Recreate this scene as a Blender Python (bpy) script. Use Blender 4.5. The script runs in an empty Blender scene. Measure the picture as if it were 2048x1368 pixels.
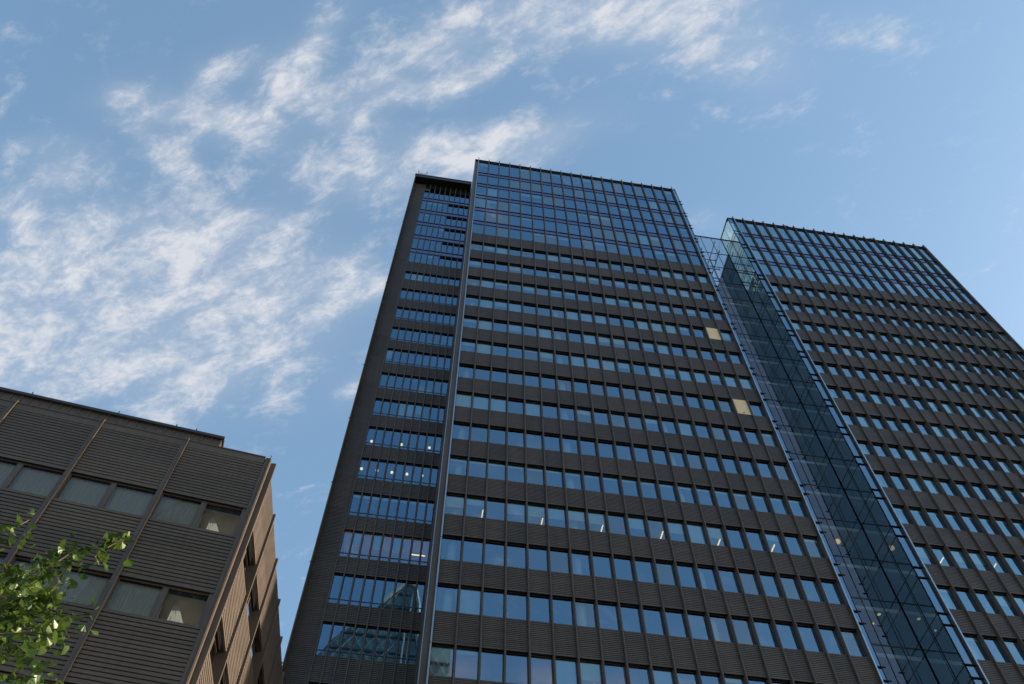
import bpy, math, random
from mathutils import Vector, Matrix
random.seed(11)
S = bpy.context.scene
COL = S.collection
CZ = 1.6                                   # eye height

# ------------------------------------------------------------------ camera
R = ((0.9878119954499615, -0.15564830812827382, 0.0010323865415677548),
     (-0.13332443347039732, -0.8426749188811969, 0.5216546525512502),
     (0.08032469785167498, 0.5154343656231839, 0.8531561156374976))
cam = bpy.data.cameras.new('camera')
cam.sensor_width = 36; cam.lens = 1722.4761 / 2048 * 36
cam.clip_start = 0.05; cam.clip_end = 5000
camo = bpy.data.objects.new('camera', cam); COL.objects.link(camo)
camo.matrix_world = Matrix(((R[0][0], R[1][0], -R[2][0], 0), (R[0][1], R[1][1], -R[2][1], 0),
                            (R[0][2], R[1][2], -R[2][2], CZ), (0, 0, 0, 1)))
S.camera = camo

def to_px(p):
    d = (p[0], p[1], p[2] - CZ)
    q = [sum(R[i][k] * d[k] for k in range(3)) for i in range(3)]
    if q[2] < .1: return None
    return 1024 + 1722.476 * q[0] / q[2], 684 - 1722.476 * q[1] / q[2]

# ------------------------------------------------------------------ materials
def mat(name): 
    m = bpy.data.materials.new(name); m.use_nodes = True
    nt = m.node_tree; nt.nodes.clear()
    return m, nt, nt.nodes.new('ShaderNodeOutputMaterial')

def surf(name, col, rough=.6, metal=0., var=.25, scale=3., stretch=(1, 1, 1), emit=None, bump=0., spec=.5, cell=None):
    m, nt, out = mat(name)
    b = nt.nodes.new('ShaderNodeBsdfPrincipled')
    b.inputs['Roughness'].default_value = rough; b.inputs['Metallic'].default_value = metal
    b.inputs['Specular IOR Level'].default_value = spec
    tc = nt.nodes.new('ShaderNodeTexCoord'); mp = nt.nodes.new('ShaderNodeMapping')
    mp.inputs['Scale'].default_value = stretch
    n = nt.nodes.new('ShaderNodeTexNoise'); n.inputs['Scale'].default_value = scale; n.inputs['Detail'].default_value = 6
    nt.links.new(tc.outputs['Object'], mp.inputs['Vector']); nt.links.new(mp.outputs[0], n.inputs['Vector'])
    r = nt.nodes.new('ShaderNodeValToRGB')
    c0 = [c * (1 - var) for c in col]; c1 = [min(1, c * (1 + var)) for c in col]
    r.color_ramp.elements[0].position = .3; r.color_ramp.elements[1].position = .7
    r.color_ramp.elements[0].color = (*c0, 1); r.color_ramp.elements[1].color = (*c1, 1)
    nt.links.new(n.outputs['Fac'], r.inputs[0])
    colo = r.outputs[0]
    if cell:
        m1 = nt.nodes.new('ShaderNodeMapping'); m1.inputs['Location'].default_value = (-cell[0] / cell[1], 0, 0); m1.inputs['Scale'].default_value = (1 / cell[1], 0, 1 / 3.8)
        fl = nt.nodes.new('ShaderNodeVectorMath'); fl.operation = 'FLOOR'; wn = nt.nodes.new('ShaderNodeTexWhiteNoise')
        m2 = nt.nodes.new('ShaderNodeMapping'); m2.inputs['Scale'].default_value = (6, 1, .25)
        n2 = nt.nodes.new('ShaderNodeTexNoise'); n2.inputs['Scale'].default_value = 1.; n2.inputs['Detail'].default_value = 5
        nt.links.new(tc.outputs['Object'], m1.inputs[0]); nt.links.new(m1.outputs[0], fl.inputs[0]); nt.links.new(fl.outputs[0], wn.inputs[0])
        nt.links.new(tc.outputs['Object'], m2.inputs[0]); nt.links.new(m2.outputs[0], n2.inputs['Vector'])
        ma = nt.nodes.new('ShaderNodeMath'); ma.operation = 'MULTIPLY_ADD'; ma.inputs[1].default_value = .30; ma.inputs[2].default_value = .60
        nt.links.new(wn.outputs[0], ma.inputs[0])
        mb_ = nt.nodes.new('ShaderNodeMath'); mb_.operation = 'MULTIPLY_ADD'; mb_.inputs[1].default_value = .5
        nt.links.new(n2.outputs['Fac'], mb_.inputs[0]); nt.links.new(ma.outputs[0], mb_.inputs[2])
        vm = nt.nodes.new('ShaderNodeVectorMath'); vm.operation = 'SCALE'; nt.links.new(colo, vm.inputs[0]); nt.links.new(mb_.outputs[0], vm.inputs['Scale'])
        colo = vm.outputs[0]
    nt.links.new(colo, b.inputs['Base Color'])
    if bump:
        bp = nt.nodes.new('ShaderNodeBump'); bp.inputs['Strength'].default_value = bump; bp.inputs['Distance'].default_value = .02
        nt.links.new(n.outputs['Fac'], bp.inputs['Height']); nt.links.new(bp.outputs[0], b.inputs['Normal'])
    if emit:
        b.inputs['Emission Color'].default_value = (*emit[0], 1); b.inputs['Emission Strength'].default_value = emit[1]
    nt.links.new(b.outputs[0], out.inputs[0])
    return m

def glass(name, refl, trans, base=.22, ior=1.5, wave=.0, rough=0.):
    """coated pane: mirror part by angle, the rest passes tinted"""
    m, nt, out = mat(name)
    fr = nt.nodes.new('ShaderNodeFresnel'); fr.inputs['IOR'].default_value = ior
    mr = nt.nodes.new('ShaderNodeMapRange'); mr.inputs['To Min'].default_value = base
    nt.links.new(fr.outputs[0], mr.inputs['Value'])
    g = nt.nodes.new('ShaderNodeBsdfGlossy'); g.inputs['Color'].default_value = (*refl, 1); g.inputs['Roughness'].default_value = rough
    t = nt.nodes.new('ShaderNodeBsdfTransparent'); t.inputs['Color'].default_value = (*trans, 1)
    mx = nt.nodes.new('ShaderNodeMixShader')
    nt.links.new(mr.outputs[0], mx.inputs[0]); nt.links.new(t.outputs[0], mx.inputs[1]); nt.links.new(g.outputs[0], mx.inputs[2])
    nt.links.new(mx.outputs[0], out.inputs[0])
    if wave:
        tc = nt.nodes.new('ShaderNodeTexCoord')
        n = nt.nodes.new('ShaderNodeTexNoise'); n.inputs['Scale'].default_value = .7; n.inputs['Detail'].default_value = 3
        nt.links.new(tc.outputs['Object'], n.inputs['Vector'])
        bp = nt.nodes.new('ShaderNodeBump'); bp.inputs['Strength'].default_value = wave; bp.inputs['Distance'].default_value = .05
        nt.links.new(n.outputs['Fac'], bp.inputs['Height'])
        nt.links.new(bp.outputs[0], g.inputs['Normal'])
    return m

M = {}
M['louvre'] = surf('brown_metal_louvre', (.073, .054, .041), .5, .0, .15, 1.3, (.25, 1, 3), cell=(1.5, 1.29758))
M['louvre_r'] = surf('brown_metal_louvre_right', (.072, .054, .042), .5, .0, .15, 1.3, (.25, 1, 3), cell=(33.19, 1.29758))
M['louvre_block'] = surf('block_metal_louvre', (.085, .064, .047), .45, .0, .15, 1.1, (.3, 1, 3), cell=(0, 3.2034))
M['fin'] = surf('dark_bronze_fin', (.086, .064, .049), .42, .0, .18, 2., (1, 1, .3))
M['fin_block'] = surf('block_bronze_fin', (.085, .062, .044), .42, .0, .18, 2., (1, 1, .3))
M['dark'] = surf('dark_frame_metal', (.03, .026, .026), .5, .0, .2, 2.)
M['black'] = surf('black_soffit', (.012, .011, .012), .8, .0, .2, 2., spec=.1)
M['bright'] = surf('polished_edge_metal', (.44, .455, .47), .3, 1., .05, 1.5, (1, 1, .4))
M['glass'] = glass('blue_coated_glass', (.50, .74, .93), (.74, .9, .9), .35, 1.5, .012)
M['glass_grey'] = glass('grey_coated_glass', (.64, .80, .90), (.74, .9, .9), .31, 1.5, .02)
M['glass_top'] = glass('blue_curtain_glass', (.44, .71, .94), (.72, .9, .9), .34, 1.5, .02)
M['glass_r'] = glass('pale_coated_glass', (.56, .84, 1.), (.72, .9, .9), .37, 1.5, .02)
M['spandrel'] = glass('violet_spandrel_glass', (.46, .48, .74), (.02, .02, .03), .40, 1.5, .01)
M['glass_link'] = glass('grey_violet_glass', (.66, .66, .74), (.62, .70, .73), .13, 1.5, .006)
M['glass_side'] = glass('dark_teal_glass', (.46, .60, .58), (.08, .14, .135), .01, 1.35, .004)
M['glass_clear'] = glass('clear_teal_parapet_glass', (.6, .8, .8), (.62, .80, .80), .08, 1.45, .004)
M['glass_block'] = glass('block_window_glass', (.9, .92, .95), (.86, .90, .88), .0, 1.5, .01)
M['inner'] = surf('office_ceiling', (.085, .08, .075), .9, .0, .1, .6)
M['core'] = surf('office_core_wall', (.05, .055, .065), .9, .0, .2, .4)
M['column'] = surf('white_column_paint', (.74, .76, .75), .7, .0, .05, 2.)
M['blind'] = surf('pale_roller_blind', (.72, .76, .76), .9, .0, .06, 2., (1, 1, .2))
M['curtain'] = surf('grey_curtain', (.48, .47, .455), .9, .0, .05, 5., (4, 4, .1))
M['bar'] = surf('grey_blue_bar', (.035, .042, .05), .5, .0, .1, 1.)
M['room'] = surf('grey_room_paint', (.36, .35, .33), .8, .0, .1, 1.)
M['ply'] = surf('pale_plywood', (.80, .59, .35), .8, .0, .08, 6., (1, 1, 4))
M['lamp'] = surf('warm_lamp_glow', (1, .8, .5), .5, .0, .0, 1., emit=((1, .66, .30), .75))
M['globe'] = surf('warm_globe_glow', (1, .8, .5), .5, .0, .0, 1., emit=((1, .72, .36), .8))
M['globe_dim'] = surf('amber_globe_glow', (.9, .7, .4), .5, .0, .0, 1., emit=((1, .62, .25), .34))
M['uplight'] = surf('uplight_glow', (1, .8, .5), .5, .0, .0, 1., emit=((1, .44, .14), 150.))
M['roof'] = surf('grey_roof_gravel', (.2, .2, .19), .95, .0, .2, 8.)
M['stone'] = surf('grey_stone_base', (.28, .27, .25), .8, .0, .15, 2.)
M['steel'] = surf('grey_steel', (.25, .25, .26), .45, .3, .1, 3.)

# ------------------------------------------------------------------ mesh builder
class MB:
    def __init__(s): s.v = []; s.f = []; s.m = []; s.mats = []
    def mi(s, m):
        if m not in s.mats: s.mats.append(m)
        return s.mats.index(m)
    def quad(s, a, b, c, d, m):
        i = len(s.v); s.v += [tuple(a), tuple(b), tuple(c), tuple(d)]; s.f.append((i, i + 1, i + 2, i + 3)); s.m.append(s.mi(m))
    def tri(s, a, b, c, m):
        i = len(s.v); s.v += [tuple(a), tuple(b), tuple(c)]; s.f.append((i, i + 1, i + 2)); s.m.append(s.mi(m))
    def box(s, x0, x1, y0, y1, z0, z1, m, under=None):
        i = len(s.v)
        s.v += [(x0, y0, z0), (x1, y0, z0), (x1, y1, z0), (x0, y1, z0), (x0, y0, z1), (x1, y0, z1), (x1, y1, z1), (x0, y1, z1)]
        for k, f in enumerate(((0, 3, 2, 1), (4, 5, 6, 7), (0, 1, 5, 4), (1, 2, 6, 5), (2, 3, 7, 6), (3, 0, 4, 7))):
            s.f.append(tuple(i + j for j in f)); s.m.append(s.mi(under if (under and k == 0) else m))
    def louvre(s, x0, x1, y, zt, zb, pitch, depth, m, back, under):
        """horizontal slats of a panel that faces -Y, closed box behind"""
        n = max(1, round((zt - zb) / pitch)); p = (zt - zb) / n; pts = [(y, zt)]
        for k in range(n):
            z = zt - k * p
            pts.append((y, z - .70 * p))
            if k < n - 1: pts += [(y + depth, z - .70 * p), (y + depth, z - p), (y, z - p)]
        pts.append((y, zb))
        for (ya, za), (yb, zb_) in zip(pts, pts[1:]):
            if abs(ya - yb) + abs(za - zb_) < 1e-5: continue
            s.quad((x0, ya, za), (x0, yb, zb_), (x1, yb, zb_), (x1, ya, za), m)
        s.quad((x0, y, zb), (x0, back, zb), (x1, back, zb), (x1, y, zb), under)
        s.quad((x0, y, zt), (x1, y, zt), (x1, back, zt), (x0, back, zt), m)
        s.quad((x0, y, zb), (x0, y, zt), (x0, back, zt), (x0, back, zb), m)
        s.quad((x1, y, zb), (x1, back, zb), (x1, back, zt), (x1, y, zt), m)
    def tube(s, a, b, r0, r1, m, n=8, cap=True):
        a = Vector(a); b = Vector(b); d = (b - a).normalized()
        u = d.orthogonal().normalized(); w = d.cross(u); i = len(s.v)
        for k in range(n):
            t = 2 * math.pi * k / n; o = u * math.cos(t) + w * math.sin(t)
            s.v += [tuple(a + o * r0), tuple(b + o * r1)]
        for k in range(n):
            j = (k + 1) % n
            s.f.append((i + 2 * k, i + 2 * j, i + 2 * j + 1, i + 2 * k + 1)); s.m.append(s.mi(m))
        if cap:
            s.f.append(tuple(i + 2 * k for k in range(n))[::-1]); s.m.append(s.mi(m))
            s.f.append(tuple(i + 2 * k + 1 for k in range(n))); s.m.append(s.mi(m))
    def ball(s, c, r, m, nu=12, nv=8):
        i = len(s.v)
        for a in range(nv + 1):
            th = math.pi * a / nv
            for b in range(nu):
                ph = 2 * math.pi * b / nu
                s.v.append((c[0] + r * math.sin(th) * math.cos(ph), c[1] + r * math.sin(th) * math.sin(ph), c[2] + r * math.cos(th)))
        for a in range(nv):
            for b in range(nu):
                c2 = (b + 1) % nu
                s.f.append((i + a * nu + b, i + (a + 1) * nu + b, i + (a + 1) * nu + c2, i + a * nu + c2)); s.m.append(s.mi(m))
    def build(s, name, parent=None, kind=None, label=None):
        me = bpy.data.meshes.new(name); me.from_pydata(s.v, [], s.f)
        for m in s.mats: me.materials.append(M[m])
        me.polygons.foreach_set('material_index', s.m); me.update()
        o = bpy.data.objects.new(name, me); COL.objects.link(o)
        if parent: o.parent = parent; o.matrix_parent_inverse = parent.matrix_basis.inverted() if parent.get('_local') is None else Matrix()
        if kind: o['kind'] = kind
        if label: o['label'] = label
        return o

def thing(name, label, cat, loc=(0, 0, 0), rotz=0, group=None):
    o = bpy.data.objects.new(name, None); COL.objects.link(o)
    o.location = loc; o.rotation_euler = (0, 0, rotz); o['label'] = label; o['category'] = cat
    if group: o['group'] = group
    return o
def tag(o, label, cat, group=None):
    o['label'] = label; o['category'] = cat
    if group: o['group'] = group
    return o
def onebox(name, parent, *a, **k):
    b = MB(); b.box(*a, **k); return b.build(name, parent)

# ------------------------------------------------------------------ window builder (picks the 100 largest in view as parts of their own)
def area_px(x0, x1, y, z0, z1):
    P = [to_px(p) for p in ((x0, y, z0), (x1, y, z0), (x1, y, z1), (x0, y, z1))]
    if any(p is None for p in P): return 0
    cx = sum(p[0] for p in P) / 4; cy = sum(p[1] for p in P) / 4
    if not (-10 < cx < 2058 and -10 < cy < 1378): return 0
    a = 0
    for i in range(4): a += P[i][0] * P[(i + 1) % 4][1] - P[(i + 1) % 4][0] * P[i][1]
    return abs(a) / 2

def add_windows(parent, specs, name, gm, split=100):
    """specs: (x0, x1, y, z0, z1, blind_fraction, transom)"""
    def one(mb, w):
        x0, x1, y, z0, z1, bl, tr = w; f = .035
        mb.box(x0, x1, y - .02, y + .03, z0, z0 + f, 'dark'); mb.box(x0, x1, y - .02, y + .03, z1 - f, z1, 'dark')
        mb.box(x0, x0 + f, y - .02, y + .03, z0 + f, z1 - f, 'dark'); mb.box(x1 - f, x1, y - .02, y + .03, z0 + f, z1 - f, 'dark')
        if tr: mb.box(x0 + f, x1 - f, y - .02, y + .03, z0 + tr - .03, z0 + tr + .03, 'dark')
        tl = .0022 if x1 - x0 > 1 else .0005; t = random.uniform(-tl, tl); u = random.uniform(-tl, tl)     # panes are never set perfectly flat
        mb.quad((x0 + f, y + t, z0 + f), (x1 - f, y - t, z0 + f), (x1 - f, y - t + u, z1 - f), (x0 + f, y + t + u, z1 - f), 'glass_grey' if gm in ('glass', 'glass_top') and random.random() < .28 else gm)
    def blind(mb, w):
        x0, x1, y, z0, z1, bl, tr = w
        zb = z1 - (z1 - z0) * bl
        mb.box(x0 + .04, x1 - .04, y + .10, y + .11, zb, z1 - .03, 'blind')
        mb.box(x0 + .04, x1 - .04, y + .092, y + .118, zb - .03, zb, 'blind')
    order = sorted(specs, key=lambda w: -area_px(*w[:5])); vis = [w for w in order if area_px(*w[:5]) > 0][:split]
    rest = [w for w in order if w not in vis]
    for w in vis:
        mb = MB(); one(mb, w); o = mb.build(name, parent)
        if w[5] > .02:
            b2 = MB(); blind(b2, w); c = b2.build('blind', o)
            c.matrix_parent_inverse = Matrix()
    if rest:
        mb = MB(); b2 = MB()
        for w in rest:
            one(mb, w)
            if w[5] > .02: blind(b2, w)
        o = mb.build(name, parent, kind='stuff')
        if b2.v: b2.build('blind', o, kind='stuff').matrix_parent_inverse = Matrix()

def blindfrac(p_full=.19, p_part=.3):
    r = random.random()
    if r < p_full: return .97
    if r < p_full + p_part: return random.choice((.3, .45, .55, .15))
    return 0

Z = lambda l: [z + CZ for z in l]
BAY = 1.29758
PARW = lambda x: x

# ------------------------------------------------------------------ tower facade
def tower(name, label, X0, Y, tops, bots, bars, par, head, xl, xr, group, boards=(), colx=(), coly=.95, forced=None, gm='glass', gt='glass_top', lv_m='louvre', screen=False):
    t = thing(name, label, 'office tower', (0, 0, 0), 0, group)
    XN = X0 + 19 * BAY
    fx = [X0 + i * BAY for i in range(20)]
    g = Y + .20                                             # glass plane of the ribbon windows
    # louvred spandrel bands
    for zt, zb in zip(tops, bots):
        mb = MB(); mb.louvre(X0 - .02, XN + .02, Y, zt, zb, .127, .035, lv_m, Y + .30, 'black'); mb.build('louvre_panel', t)
    # fins
    for i, x in enumerate(fx):
        mb = MB()
        edge = i in (0, 19)
        mb.box(x - .05, x + .05, Y - .13, Y + .30, 0.9, head, 'fin')
        mb.box(x - .02, x + .02, Y - .16, Y - .13, 0.9, head + .02, 'fin')
        z = 4.2
        mb.build('mullion', t)
        if edge:
            e = MB(); z = 1.0; k = 0
            while z < head - .5:
                z2 = min(z + 3.77, head + .05); e.box(x - .045, x + .045, Y - .215, Y - .165, z, z2, 'bright'); z = z2 + .035
            e.build('edge_trim', t)
    # ribbon windows
    W = []
    for k in range(len(tops) - 1):
        zt, zb = bots[k], tops[k + 1]
        for i in range(19):
            if (k, i) in boards: continue
            b = blindfrac()
            if forced and (k, i) in forced: b = forced[(k, i)]
            W.append((fx[i] + .05, fx[i + 1] - .05, g, zb, zt, b, 0))
    add_windows(t, W, 'window', gm)
    for (k, i) in boards:
        zt, zb = bots[k], tops[k + 1]
        o = onebox('plywood_board', t, fx[i] + .06, fx[i + 1] - .06, Y + .01, Y + .04, zb + .02, zt - .02, 'ply'); o['label'] = 'pale plywood sheet closing a missing window'
        if k == 6: onebox('cable_hole', o, fx[i] + .62, fx[i] + .74, Y - .002, Y + .012, zb + .14, zb + .26, 'black').matrix_parent_inverse = Matrix()
    # glazed top storeys: bands of vision glass, pairs of bars, violet spandrel glass
    gy = Y + .09; U = []
    zt = par - .62
    for zb in bars + [None]:
        lo = zb if zb is not None else tops[0]
        for i in range(19): U.append((fx[i] + .05, fx[i + 1] - .05, gy, lo, zt, random.choice((0, 0, 0, 0, .25, .12, .97 if random.random() < .4 else 0)), 0))
        if zb is None: break
        s = MB(); s.box(fx[0], XN, gy + .01, gy + .03, zb - .9, zb - .1, 'spandrel'); s.box(fx[0], XN, gy + .04, gy + .07, zb - .9, zb - .1, 'dark'); s.build('spandrel_glass', t)
        for zz in (zb, zb - .88):
            b = MB(); b.box(fx[0], XN, Y + .04, gy + .06, zz - .08, zz, 'dark'); b.build('transom_bar', t)
        zt = zb - 1.0
    add_windows(t, U, 'curtain_pane', gt)
    # parapet
    mb = MB(); mb.box(xl, xr, Y + .02, Y + .42, par - .55, par - .12, 'black'); mb.box(xl, xr, Y - .06, Y + .5, par - .12, par, 'dark'); mb.build('parapet', t)
    # interior: slabs, core, columns
    lv = [(bots[k], tops[k]) for k in range(len(tops))] + [(zb - .75, zb - .2) for zb in bars]
    for lo, hi in lv:
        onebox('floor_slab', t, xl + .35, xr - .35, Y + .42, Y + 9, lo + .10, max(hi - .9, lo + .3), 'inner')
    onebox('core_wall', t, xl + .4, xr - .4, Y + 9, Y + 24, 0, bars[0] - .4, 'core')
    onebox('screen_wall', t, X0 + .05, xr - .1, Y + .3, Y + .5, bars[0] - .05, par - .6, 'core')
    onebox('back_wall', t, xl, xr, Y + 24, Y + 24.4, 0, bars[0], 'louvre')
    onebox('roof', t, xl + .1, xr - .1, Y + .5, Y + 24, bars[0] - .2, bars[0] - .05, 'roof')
    for k in range(len(tops) - 1):
        for cx in colx:
            lo, hi = tops[k + 1] - .9, bots[k] + .1
            mb = MB(); mb.tube((cx, Y + coly, lo), (cx, Y + coly, hi),   .29, .29, 'column', 18, False); mb.build('column', t)
    # stone base below the lowest band
    onebox('base_wall', t, xl + .02, xr - .02, Y + .1, Y + 9, 0, tops[-1] - .03, 'stone')
    return t, fx, XN

main_tops = Z([81.45, 77.45, 73.67, 69.92, 66.12, 62.36, 58.57, 54.78, 50.98, 47.17, 43.42, 39.66, 35.87, 32.1, 28.01, 24.2, 20.4, 16.6, 12.8])
main_bots = Z([79.45, 75.66, 71.84, 68.11, 64.34, 60.52, 56.75, 52.95, 49.19, 45.40, 41.65, 37.88, 34.1, 29.99, 26.2, 22.4, 18.6, 14.8, 9.0])
main_bars = Z([99.25, 95.68, 92.1, 88.47, 84.86])
right_tops = Z([83.13, 79.18, 75.32, 71.50, 67.68, 63.86, 60.03, 56.24, 52.44, 48.62, 44.78, 40.98, 37.18, 33.39, 29.6, 25.8, 22.0, 18.2, 14.4])
right_bots = Z([81.23, 77.23, 73.35, 69.57, 65.79, 61.95, 58.12, 54.25, 50.56, 46.78, 42.94, 39.17, 35.34, 31.55, 27.8, 24.0, 20.2, 16.4, 9.0])
right_bars = Z([94.11, 90.42, 86.83])

F = {}
for i in range(4): F[(7, i)] = .97 if i != 3 else 0
F[(7, 4)] = .97
for i in (1,): F[(12, i)] = .97
for i in range(19):
    F[(9, i)] = .13                                           # a floor with its blinds a hand down
    F[(11, i)] = 0; F.setdefault((12, i), 0); F[(8, i)] = 0; F[(6, i)] = 0
for i in (0, 3, 4, 5, 7, 9, 11, 13): F[(10, i)] = .5
for i in (7, 9, 12): F[(5, i)] = F[(3, i)] = .97
main, mfx, MXN = tower('office_tower', 'dark brown office tower with a recessed left wing, in the middle of the picture', 1.5, 36.794,
    main_tops, main_bots, main_bars, 103.25 + CZ, 103.6 + CZ, 1.06, 26.6, 'paired louvred office towers',
    boards={(3, 17), (6, 17)}, colx=(2.25, 9.9, 17.6, 25.35), forced=F)
F2 = {(9, i): .12 for i in range(19)}
for i in (0, 2, 3): F2[(10, i)] = .55
right, rfx, RXN = tower('office_tower', 'dark brown office tower on the right, with a glass side facing the gap', 33.19, 37.452,
    right_tops, right_bots, right_bars, 97.95 + CZ, 98.35 + CZ, 32.49, 58.0, 'paired louvred office towers',
    colx=(34.2, 41.9, 49.6, 57.2), forced=F2, gm='glass_r', gt='glass_r', lv_m='louvre_r')

# left end of the main tower: plain metal strip and returning side wall; right end: glass strip with bars
mb = MB(); mb.box(1.06, 1.44, 36.80, 37.1, .9, 103.25 + CZ - .62, 'fin'); mb.build('corner_strip', main)
mb = MB()
z = 1.
while z < 102:
    z2 = min(z + 3.77, 103.6); mb.box(1.045, 1.085, 36.76, 36.80, z, z2, 'bright'); z = z2 + .04
mb.build('edge_trim', main)
onebox('side_wall', main, 1.06, 1.3, 37.1, 60.8, 0, 102.7 + CZ, 'fin')
onebox('side_wall', right, 57.85, 58.0, 37.85, 61.4, 0, 97.3 + CZ, 'fin')

def pairs(tops, bots, bars):
    L = []
    for a, b in zip(tops, bots): m_ = (a + b) / 2; L += [m_ + .45, m_ - .45]
    for zb in bars: L += [zb - .03, zb - .90]
    return L
def glass_side(t, xs, xin, xf, Y, par, zs, back, out):
    """glass return of a tower: narrow strip in the front plane, side face running back to the link, bars at every floor"""
    lo = 1.0
    x0, x1 = sorted((xs, xf)); s = MB()
    s.quad((x0, Y, lo), (x1, Y, lo), (x1, Y, par - .12), (x0, Y, par - .12), 'glass'); s.build('strip_glass', t)
    zz = sorted(zs); edges = [lo] + zz + [par - .12]
    for a, b in zip(edges, edges[1:]):
        s = MB(); s.quad((xs, Y, a), (xs, back, a), (xs, back, b), (xs, Y, b), 'glass_clear' if b > par - 1 else 'glass_side'); s.build('side_pane', t)
    for z in zz:
        s = MB(); xo = xs + out * .02
        s.box(min(xo, xs - out * .05), max(xo, xs - out * .05), Y - .02, back, z - .03, z + .015, 'bar')
        e = xs + out * .20
        s.box(min(e, xf - out * .03), max(e, xf - out * .03), Y - .08, Y - .02, z - .05, z + .02, 'black')
        s.build('side_bar', t)
    ym = (Y + back) / 2
    onebox('side_mullion', t, xs - .015, xs + .015, ym - .012, ym + .012, lo, par - .13, 'black')
    onebox('side_mullion', t, xs - .035, xs + .035, Y + .0, Y + .06, lo, par - .13, 'black')
glass_side(main, 26.6, 26.2, 26.2, 36.80, 103.25 + CZ, pairs(main_tops, main_bots, main_bars), 40.3, 1)
glass_side(right, 32.49, 33.1, 33.1, 37.46, 97.95 + CZ, pairs(right_tops, right_bots, right_bars), 40.3, -1)
mb = MB(); mb.box(32.44, 32.60, 37.5, 40.4, 97.95 + CZ - .12, 97.95 + CZ, 'black'); mb.build('parapet', right)

# ------------------------------------------------------------------ recessed left wing (part of the main tower)
WY = 41.36; wx0 = -4.72; wb = BAY / 2
w_tops = Z([81.97, 77.95, 73.75, 69.92, 66.07, 62.32, 58.5, 54.77, 50.95, 47.18, 43.37, 39.59, 35.8, 32.06, 28.2, 24.4, 20.6, 16.8])
w_bots = Z([79.75, 75.97, 72.21, 68.43, 64.69, 60.81, 57.02, 53.26, 49.47, 45.70, 42.0, 38.2, 34.42, 30.28, 26.6, 22.8, 19.0, 9.0])
w_bars = Z([100.01, 96.3, 92.73, 89.05, 85.45])
wfx = [wx0 + i * wb for i in range(10)]
for k, (zt, zb) in enumerate(zip(w_tops, w_bots)):
    mb = MB(); mb.louvre(wx0, 1.055, WY, zt, zb, .127, .035, 'louvre', WY + .22, 'black'); mb.build('louvre_panel', main)
zj = w_tops[0]
for a, b in ((103.9 + CZ, zj + .04), (zj - .04, 9.)):
    mb = MB(); mb.louvre(-6.10, wx0 - .01, WY - .02, a, b, .127, .035, 'louvre', WY + .22, 'black'); mb.build('pilaster_panel', main)
onebox('side_wall', main, -6.10, wx0, WY + .22, 60, 0, 103.9 + CZ, 'core')
for i, x in enumerate(wfx[:9]):
    mb = MB(); mb.box(x - .035, x + .035, WY - .09, WY + .2, .9, 104.15 + CZ, 'fin'); mb.build('mullion', main)
mb = MB(); mb.box(1.0, 1.06, WY - .3, WY + .2, .9, 104.15 + CZ, 'fin'); mb.build('mullion', main)
WF = {(0, 1): .97, (0, 2): .97, (4, 0): .55, (6, 3): .8, (6, 4): .97, (6, 5): .5, (10, 1): .45, (10, 3): .5, (10, 5): .45}
for i in range(9): WF[(9, i)] = .12
W = []
for k in range(len(w_tops) - 1):
    for i in range(9):
        W.append((wfx[i] + .035, (wfx[i + 1] - .035) if i < 8 else .99, WY + .15, w_tops[k + 1], w_bots[k], WF.get((k, i), 0), .42 if k >= 1 else 0))
M['glass_w'] = glass('deep_blue_wing_glass', (.40, .67, .92), (.7, .88, .9), .33, 1.5, .012)
add_windows(main, W, 'narrow_window', 'glass_w')
zt = 103.35 + CZ; U = []
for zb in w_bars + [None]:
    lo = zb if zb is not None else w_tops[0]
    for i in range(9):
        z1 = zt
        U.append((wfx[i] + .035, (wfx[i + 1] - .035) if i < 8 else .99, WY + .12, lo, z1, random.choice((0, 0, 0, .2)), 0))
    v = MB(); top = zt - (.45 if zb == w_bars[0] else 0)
    v.box(wfx[5] + .035, 1.0, WY + .0, WY + .1, top - .42, top, 'black'); v.build('recess_shade_band', main)  # black band painted in for the shade of a recess over the glass
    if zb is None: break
    s = MB(); s.box(wfx[0], 1.0, WY + .13, WY + .15, zb - .9, zb - .1, 'spandrel'); s.box(wfx[0], 1.0, WY + .16, WY + .19, zb - .9, zb - .1, 'dark'); s.build('spandrel_glass', main)
    for zz in (zb, zb - .88):
        b = MB(); b.box(wfx[0], 1.0, WY + .07, WY + .18, zz - .08, zz, 'dark'); b.build('transom_bar', main)
    zt = zb - 1.0
add_windows(main, U, 'narrow_curtain_pane', 'glass_w')
onebox('header_band', main, wx0 - .05, 1.0, WY + .12, WY + .3, 103.3 + CZ, 104.2 + CZ, 'black')
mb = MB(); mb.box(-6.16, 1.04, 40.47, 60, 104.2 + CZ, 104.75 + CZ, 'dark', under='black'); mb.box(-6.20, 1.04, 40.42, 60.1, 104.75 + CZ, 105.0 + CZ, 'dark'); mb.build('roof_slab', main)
mb = MB(); mb.box(-6.17, -6.105, 40.47, 60, .9, 104.2 + CZ, 'fin'); mb.build('frame_fin', main)
mb = MB()
for k in range(14): mb.box(-6.23, -6.17, 40.46, 40.54, 10 + 7.4 * k, 10.07 + 7.4 * k, 'steel')
mb.build('frame_bracket', main)
for lo, hi in [(w_bots[k], w_tops[k]) for k in range(len(w_tops))] + [(zb - .75, zb - .2) for zb in w_bars]:
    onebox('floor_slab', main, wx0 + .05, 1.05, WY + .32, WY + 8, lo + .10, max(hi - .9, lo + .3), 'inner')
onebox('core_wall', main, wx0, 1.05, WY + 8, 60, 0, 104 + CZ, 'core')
onebox('base_wall', main, -6.09, 1.04, WY + .1, WY + 8, 0, 8.95, 'stone')

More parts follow.
